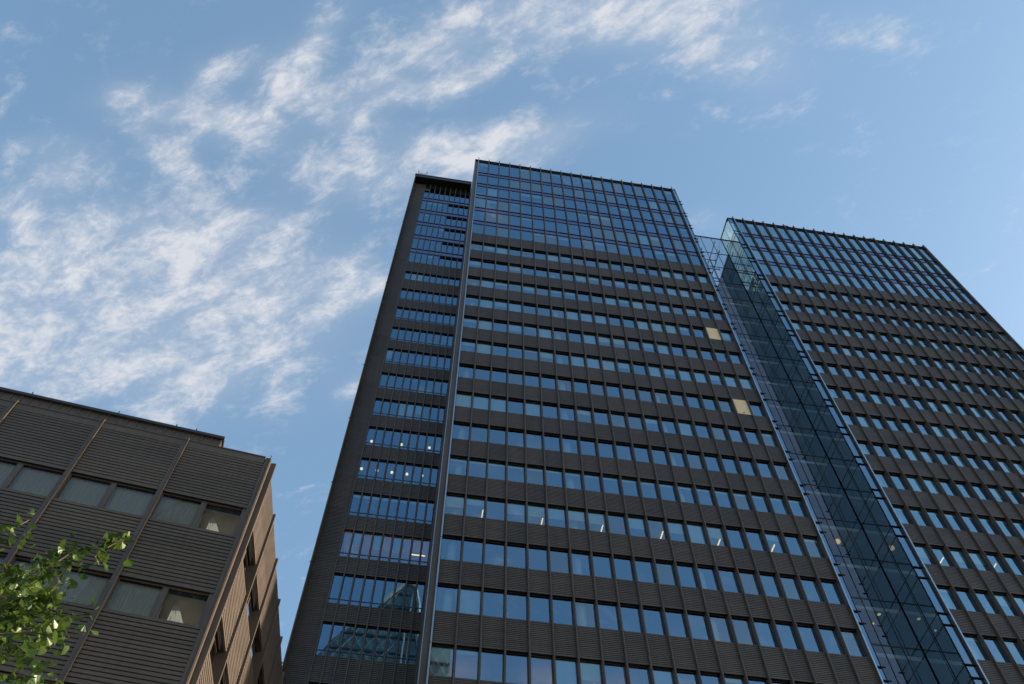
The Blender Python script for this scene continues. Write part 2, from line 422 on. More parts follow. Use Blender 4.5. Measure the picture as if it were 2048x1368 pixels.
# ------------------------------------------------------------------ glass link between the towers
link = thing('glass_link', 'narrow dark glass stairwell front filling the gap between the two office towers', 'glass link')
LY = 40.3; LX0, LX1 = 26.7, 32.49; ltop = 97.75 + CZ
lz = [ltop] + Z([47.62 + 3.80 * k for k in range(12, -11, -1)])
lz = [z for z in lz if z > 8]
vx = [26.7, 27.1, 28.45, 29.8, 31.15, 32.46]
for a, b in zip(lz, lz[1:] + [3.]):
    s = MB()
    for x0, x1 in zip(vx, vx[1:]): s.quad((x0, LY, b), (x1, LY, b), (x1, LY, a), (x0, LY, a), 'glass_link')
    s.build('glass_panel', link)
for x in vx[1:-1]: onebox('mullion', link, x - .02, x + .02, LY - .035, LY + .03, 3, ltop, 'dark')
onebox('corner_post', link, 32.44, 32.47, LY - .04, LY + .02, 3, ltop, 'black')
for z in lz[1:]: onebox('transom_bar', link, LX0, LX1 - .03, LY - .03, LY + .04, z - .04, z + .04, 'dark')
mb = MB(); mb.box(LX0, LX1, LY - .04, LY + .1, ltop, ltop + .12, 'dark'); mb.build('parapet', link)
for z in lz[3:]:
    onebox('landing', link, LX0 + .05, LX1 - .05, LY + .35, LY + 2.2, z - .62, z - .32, 'column')
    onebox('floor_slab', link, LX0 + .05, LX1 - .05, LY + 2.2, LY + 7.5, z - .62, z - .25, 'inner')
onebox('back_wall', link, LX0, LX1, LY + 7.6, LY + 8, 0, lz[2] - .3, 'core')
# open steel roof frame seen through the top glass
tr = MB()
for y in (LY + 2.6, LY + 7.0):
    for z in (ltop - .5, ltop - 3.0, ltop - 5.6): tr.box(LX0, LX1, y, y + .12, z - .16, z, 'steel')
    for x in (27.2, 28.3, 29.4, 30.5, 31.6): tr.box(x, x + .09, y, y + .1, ltop - 7.2, ltop - .5, 'steel')
    for k in range(4): tr.tube((27.2 + k * 1.1, y + .05, ltop - 3.0), (28.3 + k * 1.1, y + .05, ltop - .6), .04, .04, 'steel', 6)
for x in (27.2, 29.4, 31.6):
    for z in (ltop - .4, ltop - 3.1): tr.box(x, x + .1, LY + .1, LY + 7.0, z - .14, z, 'steel')
tr.build('roof_truss', link)
# stairs inside
for k, z in enumerate(lz[3:-1]):
    s = MB()
    for q in range(10):
        s.box(28.9 + (q if k % 2 else 9 - q) * .27, 29.2 + (q if k % 2 else 9 - q) * .27, LY + .9, LY + 1.9, z - .6 - 3.3 + q * .34, z - .45 - 3.3 + q * .34, 'inner')
    s.build('stair_flight', link)

# ------------------------------------------------------------------ block on the left
C0 = (-6.15003, 22.92789); PHI = math.radians(7.3652); PSI = math.radians(-3.1688)
block = thing('office_block', 'low brown louvred office block with sunlit side wall, lower left behind the green branches', 'office block', (C0[0], C0[1], 0), PHI)
block['_local'] = 1
BB = 3.2034; NB = 8; L = -NB * BB
zc = 26.63 + CZ
b_bands = [(26.28, 23.743), (22.342, 19.697), (18.342, 15.70), (14.34, 11.7), (10.34, 7.7), (6.34, 3.7)]
b_bands = [(a + CZ, b + CZ) for a, b in b_bands]
for a, b in b_bands:
    for k in range(NB):
        mb = MB(); mb.louvre(-(k + 1) * BB + .08, -k * BB - .09, 0, a, b, .152, .05, 'louvre_block', .45, 'black'); mb.build('louvre_panel', block)
for k in range(NB + 1):
    x = -k * BB
    mb = MB(); mb.box(x - .10, x + .06, -.03, .40, .3, zc + .0, 'louvre_block'); mb.box(x + .06, x + .09, -.10, .40, .3, zc + .10, 'fin_block'); mb.build('mullion', block)
mb = MB(); mb.box(L, -.13, -.02, .4, 26.28 + CZ, zc - .02, 'louvre_block'); mb.box(L, -.13, -.05, .45, zc - .02, zc + .03, 'fin_block'); mb.build('coping', block)
wins = []
for (a, b), (a2, b2) in zip(b_bands, b_bands[1:]):
    for k in range(NB):
        xa, xb = -(k + 1) * BB + .095, -k * BB - .105; xm = (xa + xb) / 2
        for (x0, x1) in ((xa, xm - .06), (xm + .06, xb)):
            mb = MB(); f = .04; y = .13
            mb.box(x0, x1, y - .03, y + .04, a2, a2 + f, 'fin'); mb.box(x0, x1, y - .03, y + .04, b - f, b, 'fin')
            mb.box(x0, x0 + f, y - .03, y + .04, a2 + f, b - f, 'fin'); mb.box(x1 - f, x1, y - .03, y + .04, a2 + f, b - f, 'fin')
            mb.quad((x0 + f, y, a2 + f), (x1 - f, y, a2 + f), (x1 - f, y, b - f), (x0 + f, y, b - f), 'glass_block')
            w = mb.build('window', block)
            if k > 0 or x1 < xm:
                cu = MB(); n = 26
                for q in range(n):
                    u0 = x0 + (x1 - x0) * q / n; u1 = x0 + (x1 - x0) * (q + 1) / n
                    cu.quad((u0, y + .16 + .014 * (q % 2), a2), (u1, y + .16 + .014 * ((q + 1) % 2), a2), (u1, y + .16 + .014 * ((q + 1) % 2), b), (u0, y + .16 + .014 * (q % 2), b), 'curtain')
                c = cu.build('curtain', w); c.matrix_parent_inverse = Matrix()
        mb = MB(); mb.box(xm - .06, xm + .06, .09, .45, a2, b, 'fin'); mb.build('window_post', block)
# inside of the corner room
for (a, b), (a2, b2) in zip(b_bands, b_bands[1:]):
    onebox('ceiling', block, L + .1, .0, .47, 11, b + .02, b + .3, 'room')
    onebox('partition', block, -1.95, -1.75, .47, 9, a2 - .9, b + .02, 'room')
    mb = MB(); h = (b - a2)                                      # curtain-like sheet, its peak shaped to imitate a sunlit wall patch
    for q in range(8):
        u0, u1 = q / 8, (q + 1) / 8
        P = lambda u, zz: (-1.30 + 1.0 * u * (1 - zz) + .05 * zz, .62 + .22 * (1 - zz) * u + .02 * (q % 2), a2 - .25 + (h * 1.2) * zz)
        mb.quad(P(u0, 0), P(u1, 0), P(u1, .97), P(u0, .97), 'curtain')
    mb.build('curtain', block)
    onebox('partition', block, -9, -1.95, 2.5, 2.65, a2 - .9, b + .02, 'room')
onebox('core_wall', block, L, -3.2, 9, 20, 0, zc - .5, 'core')
# side face (skewed), built with its own little frame
d = (math.sin(PHI - PSI), math.cos(PHI - PSI)); nrm = (d[1], -d[0])
def SP(mm, out, z): return (0.06 + d[0] * mm + nrm[0] * out, d[1] * mm + nrm[1] * out, z)
def sbox(mb, m0, m1, o0, o1, z0, z1, m, under=None):
    i = len(mb.v)
    mb.v += [SP(m0, o0, z0), SP(m0, o1, z0), SP(m1, o1, z0), SP(m1, o0, z0), SP(m0, o0, z1), SP(m0, o1, z1), SP(m1, o1, z1), SP(m1, o0, z1)]
    for k, f in enumerate(((0, 3, 2, 1), (4, 5, 6, 7), (0, 1, 5, 4), (1, 2, 6, 5), (2, 3, 7, 6), (3, 0, 4, 7))):
        mb.f.append(tuple(i + j for j in f)); mb.m.append(mb.mi(under if under and k == 0 else m))
sf = [.22, 2.98, 5.52, 8.02, 10.5, 13.0, 15.5]
for a, b in b_bands:
    a_ = a if a > b_bands[0][0] - .01 else a
    zt2 = zc - .02 if a == b_bands[0][0] else a
    for m0, m1 in zip(sf, sf[1:]):
        mb = MB(); n = round((zt2 - b) / .152); p = (zt2 - b) / n
        for k in range(n):
            z = zt2 - k * p
            sbox(mb, m0, m1, -.09, 0, z - .66 * p, z, 'louvre_block')
        sbox(mb, m0, m1, -.40, -.22, b, zt2, 'dark', 'black'); mb.build('louvre_panel', block)
for k, mm in enumerate(sf):
    o = .25 if k == 0 else .10
    mb = MB(); sbox(mb, mm - .05, mm + .05, -.35, o, .3, zc - .05 + (.06 if k else 0), 'fin_block'); mb.build('mullion', block)
mb = MB(); sbox(mb, .0, .17, -.3, .05, .3, zc - .04, 'fin_block'); mb.build('corner_trim', block)
for (a, b), (a2, b2) in zip(b_bands, b_bands[1:]):
    for m0, m1 in zip(sf, sf[1:]):
        mb = MB(); y = -.33
        mb.quad(SP(m0 + .05, y, a2), SP(m1 - .05, y, a2), SP(m1 - .05, y, b), SP(m0 + .05, y, b), 'glass_block')
        sbox(mb, m0 + .05, m1 - .05, y - .04, y + .04, a2, a2 + .06, 'fin'); sbox(mb, m0 + .05, m1 - .05, y - .04, y + .04, b - .06, b, 'fin')
        mid = m1 - .9; sbox(mb, mid - .05, mid + .05, y - .04, y + .04, a2 + .06, b - .06, 'fin')
        mb.build('side_window', block)
mb = MB(); sbox(mb, 15.5, 15.6, -.4, .0, .0, zc - .1, 'louvre_block'); mb.build('back_wall', block)
onebox('base_wall', block, L, .0, .1, .5, 0, 3.7 + CZ, 'stone')
onebox('roof', block, L, -.1, .46, 15, zc - .35, zc - .2, 'roof')
onebox('back_wall', block, L, 2.5, 15.4, 15.8, 0, zc - .1, 'louvre_block')
# penthouse set back on its roof, ribbed
mb = MB(); px1 = -2.82; pt = 31.77 + CZ
mb.box(L, px1, 4.0, 14, zc - .4, pt - .1, 'fin')
k = 0
while px1 - .02 - k * .42 > L: mb.box(px1 - .06 - k * .42, px1 - .02 - k * .42, 3.95, 4.0, zc - .3, pt - .1, 'fin_block'); k += 1
mb.build('penthouse_wall', block)
mb = MB(); mb.box(L, px1 + .08, 3.86, 14.1, pt - .1, pt + .06, 'dark'); mb.build('penthouse_roof', block)
for xx in (-11.4, -7.6, -5.0, -4.1): onebox('roof_pin', block, xx, xx + .04, 3.88, 3.92, pt + .06, pt + .22, 'dark')

# ------------------------------------------------------------------ lamps seen through the panes
def globe(p, label, r=.11, m='globe', grp='glowing globe lamps behind the wing windows'):
    mb = MB(); mb.ball((0, 0, 0), r, m); mb.tube((0, 0, r * .9), (0, 0, .5), .012, .012, 'dark', 6)
    o = mb.build('globe_lamp'); o.location = (p[0], p[1], p[2] + CZ); tag(o, label, 'lamp', grp)
    return o
nth = ['first', 'second', 'third', 'fourth', 'fifth', 'sixth']
k1 = 49.25 / 49.57
for i, p in enumerate([(-4.64, 42.57), (-3.5, 42.57), (-2.39, 42.57), (-1.26, 42.56), (-.15, 42.53)]):
    globe((p[0] * k1, p[1] * k1, 49.25), 'glowing globe lamp in the row of five, %s from the left' % nth[i])
k2 = 52.95 / 53.26
for i, p in enumerate([(-4.39, 42.86), (-2.06, 42.82), (.13, 42.79)]):
    globe((p[0] * k2, p[1] * k2, 52.95), 'glowing globe lamp in the row of three, %s from the left' % nth[i])
for i, (p, r) in enumerate((((31.10, 40.95, 39.55), .20), ((30.42, 40.9, 45.98), .20), ((30.35, 40.9, 38.5), .07))):
    globe(p, ['dim amber globe lamp low in the glass link', 'dim amber globe lamp higher up in the glass link', 'tiny warm lamp low in the glass link'][i], r, 'globe_dim', 'amber lamps in the glass link')
def strip(x0, x1, y0, y1, z, label, grp):
    mb = MB(); mb.box(x0 - .015, x1 + .015, y0 - .015, y1 + .015, z + .02, z + .06, 'dark'); mb.box(x0, x1, y0, y1, z - .03, z + .02, 'lamp')
    o = mb.build('strip_light'); tag(o, label, 'strip light', grp)
zc2 = 41.65 + CZ
for i, x in enumerate((4.05, 7.97, 11.94, 15.94, 19.83, 23.52)):
    strip(x - .035, x + .035, 37.95, 39.3, zc2 - .02, 'lit ceiling strip behind the middle tower windows, %s from the left' % nth[i], 'lit strips on one floor of the middle tower')
zc3 = 42.94 + CZ
for i, x in enumerate((36.15, 40.0)):
    strip(x - .035, x + .035, 38.5, 39.6, zc3 + .02, 'lit ceiling strip behind the right tower windows, %s of the two' % ('left' if i == 0 else 'right'), 'lit strips on one floor of the right tower')
for i, (a, b, y) in enumerate(((-4.82, -3.8, 43.95), (-.19, .79, 42.9))):
    strip(a, b, y, y + .07, 41.95 + CZ, 'long warm strip light in the recessed wing, %s of the two' % ('left' if i == 0 else 'right'), 'warm strips in the recessed wing')
# unseen lamps added to throw a warm patch on the ceilings (their shades stand below the sill line)
def uplight(x, y, z, label):
    mb = MB(); mb.tube((0, 0, 0), (0, 0, .05), .16, .16, 'dark', 12); mb.tube((0, 0, .05), (0, 0, .76), .02, .02, 'dark', 6)
    mb.tube((0, 0, .76), (0, 0, .80), .17, .17, 'dark', 12); mb.tube((0, 0, .80), (0, 0, 1.12), .17, .17, 'dark', 12, False)
    i = len(mb.v); mb.v += [(.15 * math.cos(2 * math.pi * k / 12), .15 * math.sin(2 * math.pi * k / 12), .83) for k in range(12)]
    mb.f.append(tuple(range(i, i + 12))); mb.m.append(mb.mi('uplight'))
    o = mb.build('unseen_uplighter'); o.location = (x, y, z); tag(o, label, 'lamp', 'unseen uplighters added behind the windows')
for i, x in enumerate((3.4, 7.4, 8.9, 12.0)):
    uplight(x, 39.0, 28.01 + CZ - 1.25, 'unseen uplighter added to warm the lowest ceiling of the middle tower, %s from the left' % nth[i])
for i, (x, y) in enumerate(((-4.3, 42.6), (-2.2, 42.6), (.3, 42.4))):
    uplight(x, y, 39.59 + CZ - 1.2, 'unseen uplighter added for the warm glow in the recessed wing, %s from the left' % nth[i])

# ------------------------------------------------------------------ small things on the roofs
rail = thing('roof_railing', 'small thin metal railing on the roof corner of the recessed wing', 'railing', (-5.95, 41.0, 105.0 + CZ))
rail['_local'] = 1
for x in (0, .28, .55, .82, 1.08):
    mb = MB(); mb.box(x, x + .035, 0, .035, 0, 2.3 if x in (0, 1.08) else 1.9, 'dark'); mb.build('post', rail)
for z in (1.35, 1.85):
    mb = MB(); mb.box(0, 1.1, .04, .07, z, z + .05, 'dark'); mb.build('rail', rail)
mb = MB(); mb.ball((.02, 0, 2.35), .08, 'dark'); mb.ball((1.1, 0, 2.35), .09, 'dark'); mb.build('finial', rail)
for i, (x, z) in enumerate(((40.1, 97.95), (51.1, 97.95))):
    mb = MB(); mb.tube((0, 0, 0), (0, 0, .55), .05, .04, 'dark', 8); mb.box(-.12, .34, -.08, .08, .5, .62, 'dark'); mb.box(.22, .34, -.1, .1, .3, .5, 'dark')
    o = mb.build('roof_floodlight'); o.location = (x, 37.62, z + CZ); tag(o, 'small dark floodlight on the right tower roof edge, %s one' % ('left' if i == 0 else 'right'), 'floodlight', 'floodlights on the roof edge')

# ------------------------------------------------------------------ sail-shaped glass tower across the street (seen mirrored in the low panes)
M['sail_glass'] = surf('teal_reflecting_glass', (.16, .24, .25), .12, .3, .35, .07, (1, 1, .5), spec=.8)
M['sail_pale'] = surf('pale_tower_ribs', (.34, .37, .33), .5, .0, .1, 1.)
sail = thing('glass_tower', 'sail-shaped glass tower with pale ribs, mirrored in the lowest windows of the recessed wing', 'glass tower')
prof = [(-29, 0), (-28, 60), (-24.5, 92), (-20.5, 106), (-16.3, 116.4), (-14.8, 119), (-10.9, 124.3), (-5.3, 131.5), (-.56, 137.8), (1.8, 136.5), (2.9, 131.8), (3.4, 124), (4.6, 118.5), (9.0, 116), (9.3, 90), (9.6, 0)]
mb = MB(); y0, y1 = -67., -92.
P0 = [(x, y0, z + CZ) for x, z in prof]; P1 = [(x, y1, z + CZ) for x, z in prof]
i = len(mb.v); mb.v += P0; mb.f.append(tuple(range(i, i + len(prof)))[::-1]); mb.m.append(mb.mi('sail_glass'))
i = len(mb.v); mb.v += P1; mb.f.append(tuple(range(i, i + len(prof)))); mb.m.append(mb.mi('sail_glass'))
for a in range(len(prof)):
    b = (a + 1) % len(prof); mb.quad(P0[a], P0[b], P1[b], P1[a], 'sail_glass')
mb.build('wall', sail)
mb = MB()
def ins(x, z):
    c = False; n = len(prof)
    for a in range(n):
        (xa, za), (xb, zb) = prof[a], prof[(a + 1) % n]
        if (za > z) != (zb > z) and x < (xb - xa) * (z - za) / (zb - za) + xa: c = not c
    return c
for s_ in (-1, 1):
    for k in range(-30, 40):
        pts = [(-.56 + s_ * t * .62 + k * 2.3, 137 - t) for t in range(0, 60)]
        run = [q for q in pts if ins(*q)]
        if len(run) > 2: mb.tube((run[0][0], y0 + .1, run[0][1] + CZ), (run[-1][0], y0 + .1, run[-1][1] + CZ), .045 if k % 4 else .08, .045 if k % 4 else .08, 'sail_pale', 4)
for (xa, za), (xb, zb) in zip(prof[7:13], prof[8:14]): mb.tube((xa, y0 + .2, za + CZ), (xb, y0 + .2, zb + CZ), .45, .45, 'sail_pale', 5)
for x in (.5, 1.6): mb.tube((x, y0 + .2, 80), (x + .3, y0 + .2, 136.0), .3, .25, 'sail_pale', 5)
mb.build('rib_lattice', sail)
mb = MB()
for z in range(10, 138, 4):
    xs = [x * .5 for x in range(-60, 24) if ins(x * .5, z)]
    if len(xs) > 3: mb.box(xs[0], xs[-1], y0 + .02, y0 + .12, z + CZ, z + CZ + .5, 'dark')
mb.build('floor_line', sail)

# ------------------------------------------------------------------ ginkgo at the left edge
M['bark'] = surf('grey_brown_bark', (.12, .09, .065), .9, .0, .3, 12., (1, 1, .3), bump=.4)
def leafmat():
    m, nt, out = mat('ginkgo_leaf')
    oi = nt.nodes.new('ShaderNodeNewGeometry')
    r = nt.nodes.new('ShaderNodeValToRGB'); e = r.color_ramp.elements
    e[0].color = (.022, .06, .007, 1); e[1].color = (.095, .145, .022, 1); e[0].position = .1; e[1].position = .95
    nt.links.new(oi.outputs['Random Per Island'], r.inputs[0])
    dfs = nt.nodes.new('ShaderNodeBsdfDiffuse'); trl = nt.nodes.new('ShaderNodeBsdfTranslucent'); gl = nt.nodes.new('ShaderNodeBsdfGlossy')
    gl.inputs['Roughness'].default_value = .38; gl.inputs['Color'].default_value = (.8, .85, .75, 1)
    mx = nt.nodes.new('ShaderNodeMixShader'); mx.inputs[0].default_value = .4
    m2 = nt.nodes.new('ShaderNodeMixShader'); m2.inputs[0].default_value = .03
    nt.links.new(r.outputs[0], dfs.inputs[0]); nt.links.new(r.outputs[0], trl.inputs[0])
    nt.links.new(dfs.outputs[0], mx.inputs[1]); nt.links.new(trl.outputs[0], mx.inputs[2])
    nt.links.new(mx.outputs[0], m2.inputs[1]); nt.links.new(gl.outputs[0], m2.inputs[2]); nt.links.new(m2.outputs[0], out.inputs[0])
    return m
M['leaf'] = leafmat()
tree = thing('ginkgo_tree', 'green street tree whose leafy branches reach in at the lower left', 'tree', (-4.4, 4.2, 0))
BR = [[(-2.531, 4.0, 5.231), (-2.404, 4.0, 5.312), (-2.336, 4.0, 5.377), (-2.297, 4.0, 5.435)], [(-2.541, 4.1, 4.77), (-2.231, 4.05, 4.944), (-2.067, 4.0, 5.069), (-1.901, 3.95, 5.142), (-1.738, 3.9, 5.197), (-1.659, 3.9, 5.31)], [(-2.385, 4.0, 4.948), (-2.083, 3.9, 4.9), (-1.943, 3.85, 4.983), (-1.875, 3.85, 5.106)], [(-2.348, 3.9, 4.625), (-2.067, 3.85, 4.669), (-1.817, 3.8, 4.627), (-1.664, 3.8, 4.616), (-1.566, 3.8, 4.652)], [(-2.152, 3.8, 4.383), (-1.96, 3.8, 4.467), (-1.808, 3.75, 4.461), (-1.642, 3.7, 4.421), (-1.539, 3.7, 4.446)], [(-2.129, 3.7, 4.642), (-1.963, 3.7, 4.601), (-1.863, 3.7, 4.647), (-1.746, 3.7, 4.631)], [(-1.984, 3.6, 4.216), (-1.831, 3.6, 4.263), (-1.757, 3.6, 4.272), (-1.707, 3.6, 4.237)], [(-1.84, 3.6, 4.022), (-1.756, 3.6, 4.109), (-1.63, 3.6, 4.119), (-1.505, 3.6, 4.108)], [(-1.726, 3.5, 3.913), (-1.622, 3.5, 3.994), (-1.519, 3.5, 3.998)], [(-2.601, 4.2, 4.99), (-2.374, 4.2, 5.078), (-2.207, 4.1, 5.048), (-2.155, 4.1, 5.112)], [(-2.248, 3.9, 4.574), (-2.025, 3.9, 4.62), (-1.956, 3.9, 4.738), (-1.888, 3.9, 4.875), (-1.828, 3.9, 4.919)]]
wood = MB(); crown = MB(); rnd = random.Random(5)
trunk_pts = [(-4.4, 4.2, 0), (-4.38, 4.2, 2.2), (-4.33, 4.16, 4.0), (-4.36, 4.2, 5.4), (-4.3, 4.15, 6.6), (-4.35, 4.2, 7.6)]
for (a, b), (r0, r1) in zip(zip(trunk_pts, trunk_pts[1:]), ((.15, .13), (.13, .11), (.11, .085), (.085, .05), (.05, .015))): wood.tube(a, b, r0, r1, 'bark', 10)
def leaf(p, size, rn):
    """fan-shaped ginkgo leaf, folded a little along its middle, on a short stalk"""
    n = Vector((rn.gauss(0, .7), rn.gauss(-.2, .7), rn.gauss(.55, .6))).normalized()
    dr = Vector((rn.gauss(.25, .7), rn.gauss(0, .7), rn.gauss(-.45, .5)))
    dr = (dr - n * dr.dot(n)).normalized(); sd = n.cross(dr); p = Vector(p)
    base = p + dr * size * .35
    fold = rn.uniform(.05, .38)
    k = 6; half = math.radians(rn.uniform(48, 66)); ring = []
    for q in range(k + 1):
        t = -half + 2 * half * q / k
        rad = size * (1 + .07 * math.sin(q * 2.1 + rn.random() * 2)) * (.86 if q in (0, k) else 1) * (.84 if q == k // 2 else 1)
        ring.append(base + dr * math.cos(t) * rad + sd * math.sin(t) * rad + n * (abs(math.sin(t)) * fold * size + rn.gauss(0, .05) * size))
    i = len(crown.v); crown.v.append(tuple(base)); crown.v += [tuple(q) for q in ring]
    for q in range(k): crown.f.append((i, i + 1 + q, i + 2 + q)); crown.m.append(crown.mi('leaf'))
    j = len(crown.v); w = sd * size * .035
    crown.v += [tuple(p - w), tuple(p + w), tuple(base + w), tuple(base - w)]; crown.f.append((j, j + 1, j + 2, j + 3)); crown.m.append(crown.mi('leaf'))
def spur(p, rn, n, size, spread):
    for _ in range(n):
        q = Vector(p) + Vector((rn.gauss(0, spread), rn.gauss(0, spread * 1.3), rn.gauss(-.01, spread)))
        leaf(q, size * rn.uniform(.6, 1.15), rn)
def twig(pts, r0, dens, size, spread, rn, leafy=0.):
    n = len(pts) - 1
    for s in range(n):
        a, b = Vector(pts[s]), Vector(pts[s + 1])
        wood.tube(a, b, r0 * (1 - s / n) + .003, r0 * (1 - (s + 1) / n) + .003, 'bark', 6)
        m = max(1, int((b - a).length / .055))
        for k in range(m):
            if (s + k / m) / n < leafy: continue
            tt = (s + k / m) / n
            spur(a.lerp(b, (k + rn.random()) / m), rn, dens if tt < .8 else max(2, dens - 2), size, spread * (1.15 - .6 * tt))
trunk_at = [3.9, 3.6, 3.7, 3.5, 3.3, 3.6, 3.2, 3.0, 2.9, 3.8, 3.5]
for pts, z0 in zip(BR, trunk_at):
    start = Vector((-4.33, 4.17, z0))
    p0 = Vector(pts[0]); mid = start.lerp(p0, .5) + Vector((0, 0, .08))
    wood.tube(start, mid, .035, .022, 'bark', 7); wood.tube(mid, p0, .022, .014, 'bark', 7)
    twig([tuple(mid)] + [tuple(q) for q in pts], .006, 11, .043, .05, rnd, .2)
# the rest of the crown, off to the left
for k in range(46):
    z0 = rnd.uniform(3.0, 7.2); az = rnd.uniform(math.radians(100), math.radians(290)); ln = (1.9 - .2 * abs(z0 - 4.5)) * rnd.uniform(.6, 1.1)
    a = Vector((-4.35, 4.18, z0)); pts = [tuple(a)]
    for q in range(1, 5): pts.append((a.x + math.cos(az) * ln * q / 4 + rnd.gauss(0, .06), a.y + math.sin(az) * ln * q / 4 + rnd.gauss(0, .06), a.z + .45 * ln * q / 4 + rnd.gauss(0, .06)))
    twig(pts, .02, 3, .055, .08, rnd, .25)
wood.build('trunk', tree); crown.build('crown', tree)

# ------------------------------------------------------------------ ground
def flat(name, x0, x1, y0, y1, z, m):
    mb = MB(); mb.quad((x0, y0, z), (x1, y0, z), (x1, y1, z), (x0, y1, z), m); o = mb.build(name); o['kind'] = 'structure'; return o
M['ground'] = surf('pale_city_ground', (.34, .29, .24), .9, .0, .2, .05)
M['asphalt'] = surf('asphalt', (.06, .06, .06), .9, .0, .25, 6., bump=.2)
M['paving'] = surf('stone_paving', (.36, .33, .29), .85, .0, .15, 3.)
M['white'] = surf('road_paint', (.75, .75, .72), .7, .0, .1, 5.)
flat('ground', -1500, 1500, -1500, 1500, -.02, 'ground')
flat('road', -300, 300, -22, -8, -.012, 'asphalt')
flat('plaza', -120, 120, -8, 36, .0, 'paving')
mb = MB()
for k in range(-30, 30): mb.quad((k * 6, -15.1, -.008), (k * 6 + 3, -15.1, -.008), (k * 6 + 3, -14.9, -.008), (k * 6, -14.9, -.008), 'white')
o = mb.build('road_marking'); o['kind'] = 'structure'

# ------------------------------------------------------------------ sun and sky
EL = math.radians(20); AZ = math.radians(7)                # low sun to the right, just behind the line of the fronts
sd = Vector((math.cos(AZ) * math.cos(EL), math.sin(AZ) * math.cos(EL), math.sin(EL)))
sun = bpy.data.lights.new('sun', 'SUN'); sun.energy = 4.6; sun.angle = math.radians(.5); sun.color = (1, .84, .66)
so = bpy.data.objects.new('sun', sun); COL.objects.link(so); so.rotation_euler = sd.to_track_quat('Z', 'Y').to_euler()
so.location = (60, 0, 60)

w = bpy.data.worlds.new('World'); S.world = w; w.use_nodes = True
nt = w.node_tree; nt.nodes.clear(); N = nt.nodes.new; Lk = nt.links.new
sky = N('ShaderNodeTexSky'); sky.sky_type = 'NISHITA'; sky.sun_disc = False
sky.sun_elevation = EL; sky.sun_rotation = math.radians(90) - AZ
sky.air_density = 1.0; sky.dust_density = 1.2; sky.ozone_density = 2.0; sky.altitude = 50
BL = [(9.973, -15.086, 6.065, 47.973, 34.505, 0.412, 0.85), (14.116, -5.468, 6.239, 34.878, 61.903, -8.796, 0.75), (29.34, -15.563, 17.136, 46.369, 64.277, -3.17, 0.6), (20.174, 4.135, 1.928, -4.141, 35.933, -12.385, 1.0), (15.325, 5.298, 2.487, -10.008, 44.849, -19.047, 0.85), (60.744, -0.434, 14.824, 14.164, 89.697, -29.656, 0.7), (22.188, 16.48, 1.162, -27.868, 36.055, -24.65, 0.85), (23.208, 1.952, 1.438, -1.172, 60.787, -17.751, 0.75), (16.354, -8.694, 2.354, 38.676, 71.297, -17.616, 0.85), (16.675, -10.552, 3.412, 28.538, 44.308, -8.631, 0.7), (14.531, -8.231, 1.327, 22.038, 41.418, -8.122, 0.4), (23.609, -5.095, -2.196, 7.31, 46.334, -8.946, 0.65), (14.149, -6.699, -2.129, 17.015, 50.503, -11.209, 0.8), (35.518, -6.271, -1.052, 7.267, 46.062, -9.14, 0.5), (10.241, -0.688, -1.949, -0.409, 40.903, -7.723, 0.4), (16.933, 1.203, -5.265, -5.219, 30.862, -3.955, 0.4), (24.616, -9.377, -8.856, 9.722, 61.618, -12.227, 0.28), (85.404, -34.096, -33.25, 24.138, 152.98, -32.09, 0.3), (14.032, -6.29, 1.049, 18.492, 40.724, -14.716, 0.8), (12.273, -3.639, 1.548, 13.884, 39.754, -13.906, 0.6), (11.671, -0.824, 1.652, 5.286, 33.459, -13.123, 0.5), (21.569, 3.248, 3.726, -2.119, 56.796, -27.974, 0.75), (28.626, -3.348, 11.646, 20.378, 58.183, -20.955, 0.5), (7.92, 1.588, 2.028, -0.893, 20.408, -11.513, 0.8), (21.537, 2.49, 6.023, 2.79, 46.686, -23.221, 0.5), (12.038, 0.893, 4.519, 4.165, 26.341, -13.975, 0.6), (19.256, 11.098, 3.704, -11.888, 20.473, -19.603, 0.95), (41.615, 5.824, 20.043, 9.311, 58.927, -24.793, 0.85), (24.981, -1.262, 12.758, 21.105, 61.359, -18.104, 0.65), (11.907, -4.085, 5.097, 15.503, 26.268, -12.657, 0.75), (7.896, 1.716, 2.243, -1.026, 18.075, -12.813, 0.5), (9.55, -5.372, 7.558, 23.969, 23.879, -9.918, 0.75), (11.333, 1.328, 5.042, 3.304, 20.875, -14.239, 0.5), (23.599, -1.31, 3.915, 3.46, 21.881, -11.609, 0.4), (38.26, -24.154, 16.771, 47.091, 54.765, -25.558, 0.6), (32.925, -18.812, 17.284, 48.266, 53.356, -32.093, 0.5), (56.981, -0.948, 13.031, 12.85, 81.169, -57.822, 0.5), (19.058, 2.234, 8.48, 11.323, 71.69, -25.264, 0.35), (44.062, -12.178, -8.41, 9.08, 57.455, -25.74, 0.3), (3.642, 0.133, 1.145, 0.782, 4.945, -2.811, 0.22), (4.198, -0.827, -0.262, 2.566, 16.263, -3.358, 0.15), (6.418, 1.438, 1.895, -0.476, 9.346, -6.019, 0.35), (10.07, 3.26, 1.253, -4.643, 17.523, -11.462, 0.3), (12.568, 1.616, 5.823, 2.696, 17.041, -10.771, 0.35), (12.311, -0.059, 3.051, 3.158, 19.961, -12.616, 0.3)]
tc = N('ShaderNodeTexCoord'); sx = N('ShaderNodeSeparateXYZ'); Lk(tc.outputs['Generated'], sx.inputs[0])
def math_(op, a, b=None, c=None):
    n = N('ShaderNodeMath'); n.operation = op
    for i, v in enumerate((a, b, c)):
        if v is None: continue
        if isinstance(v, (int, float)): n.inputs[i].default_value = v
        else: Lk(v, n.inputs[i])
    return n.outputs[0]
zc_ = math_('MAXIMUM', sx.outputs[2], .06)
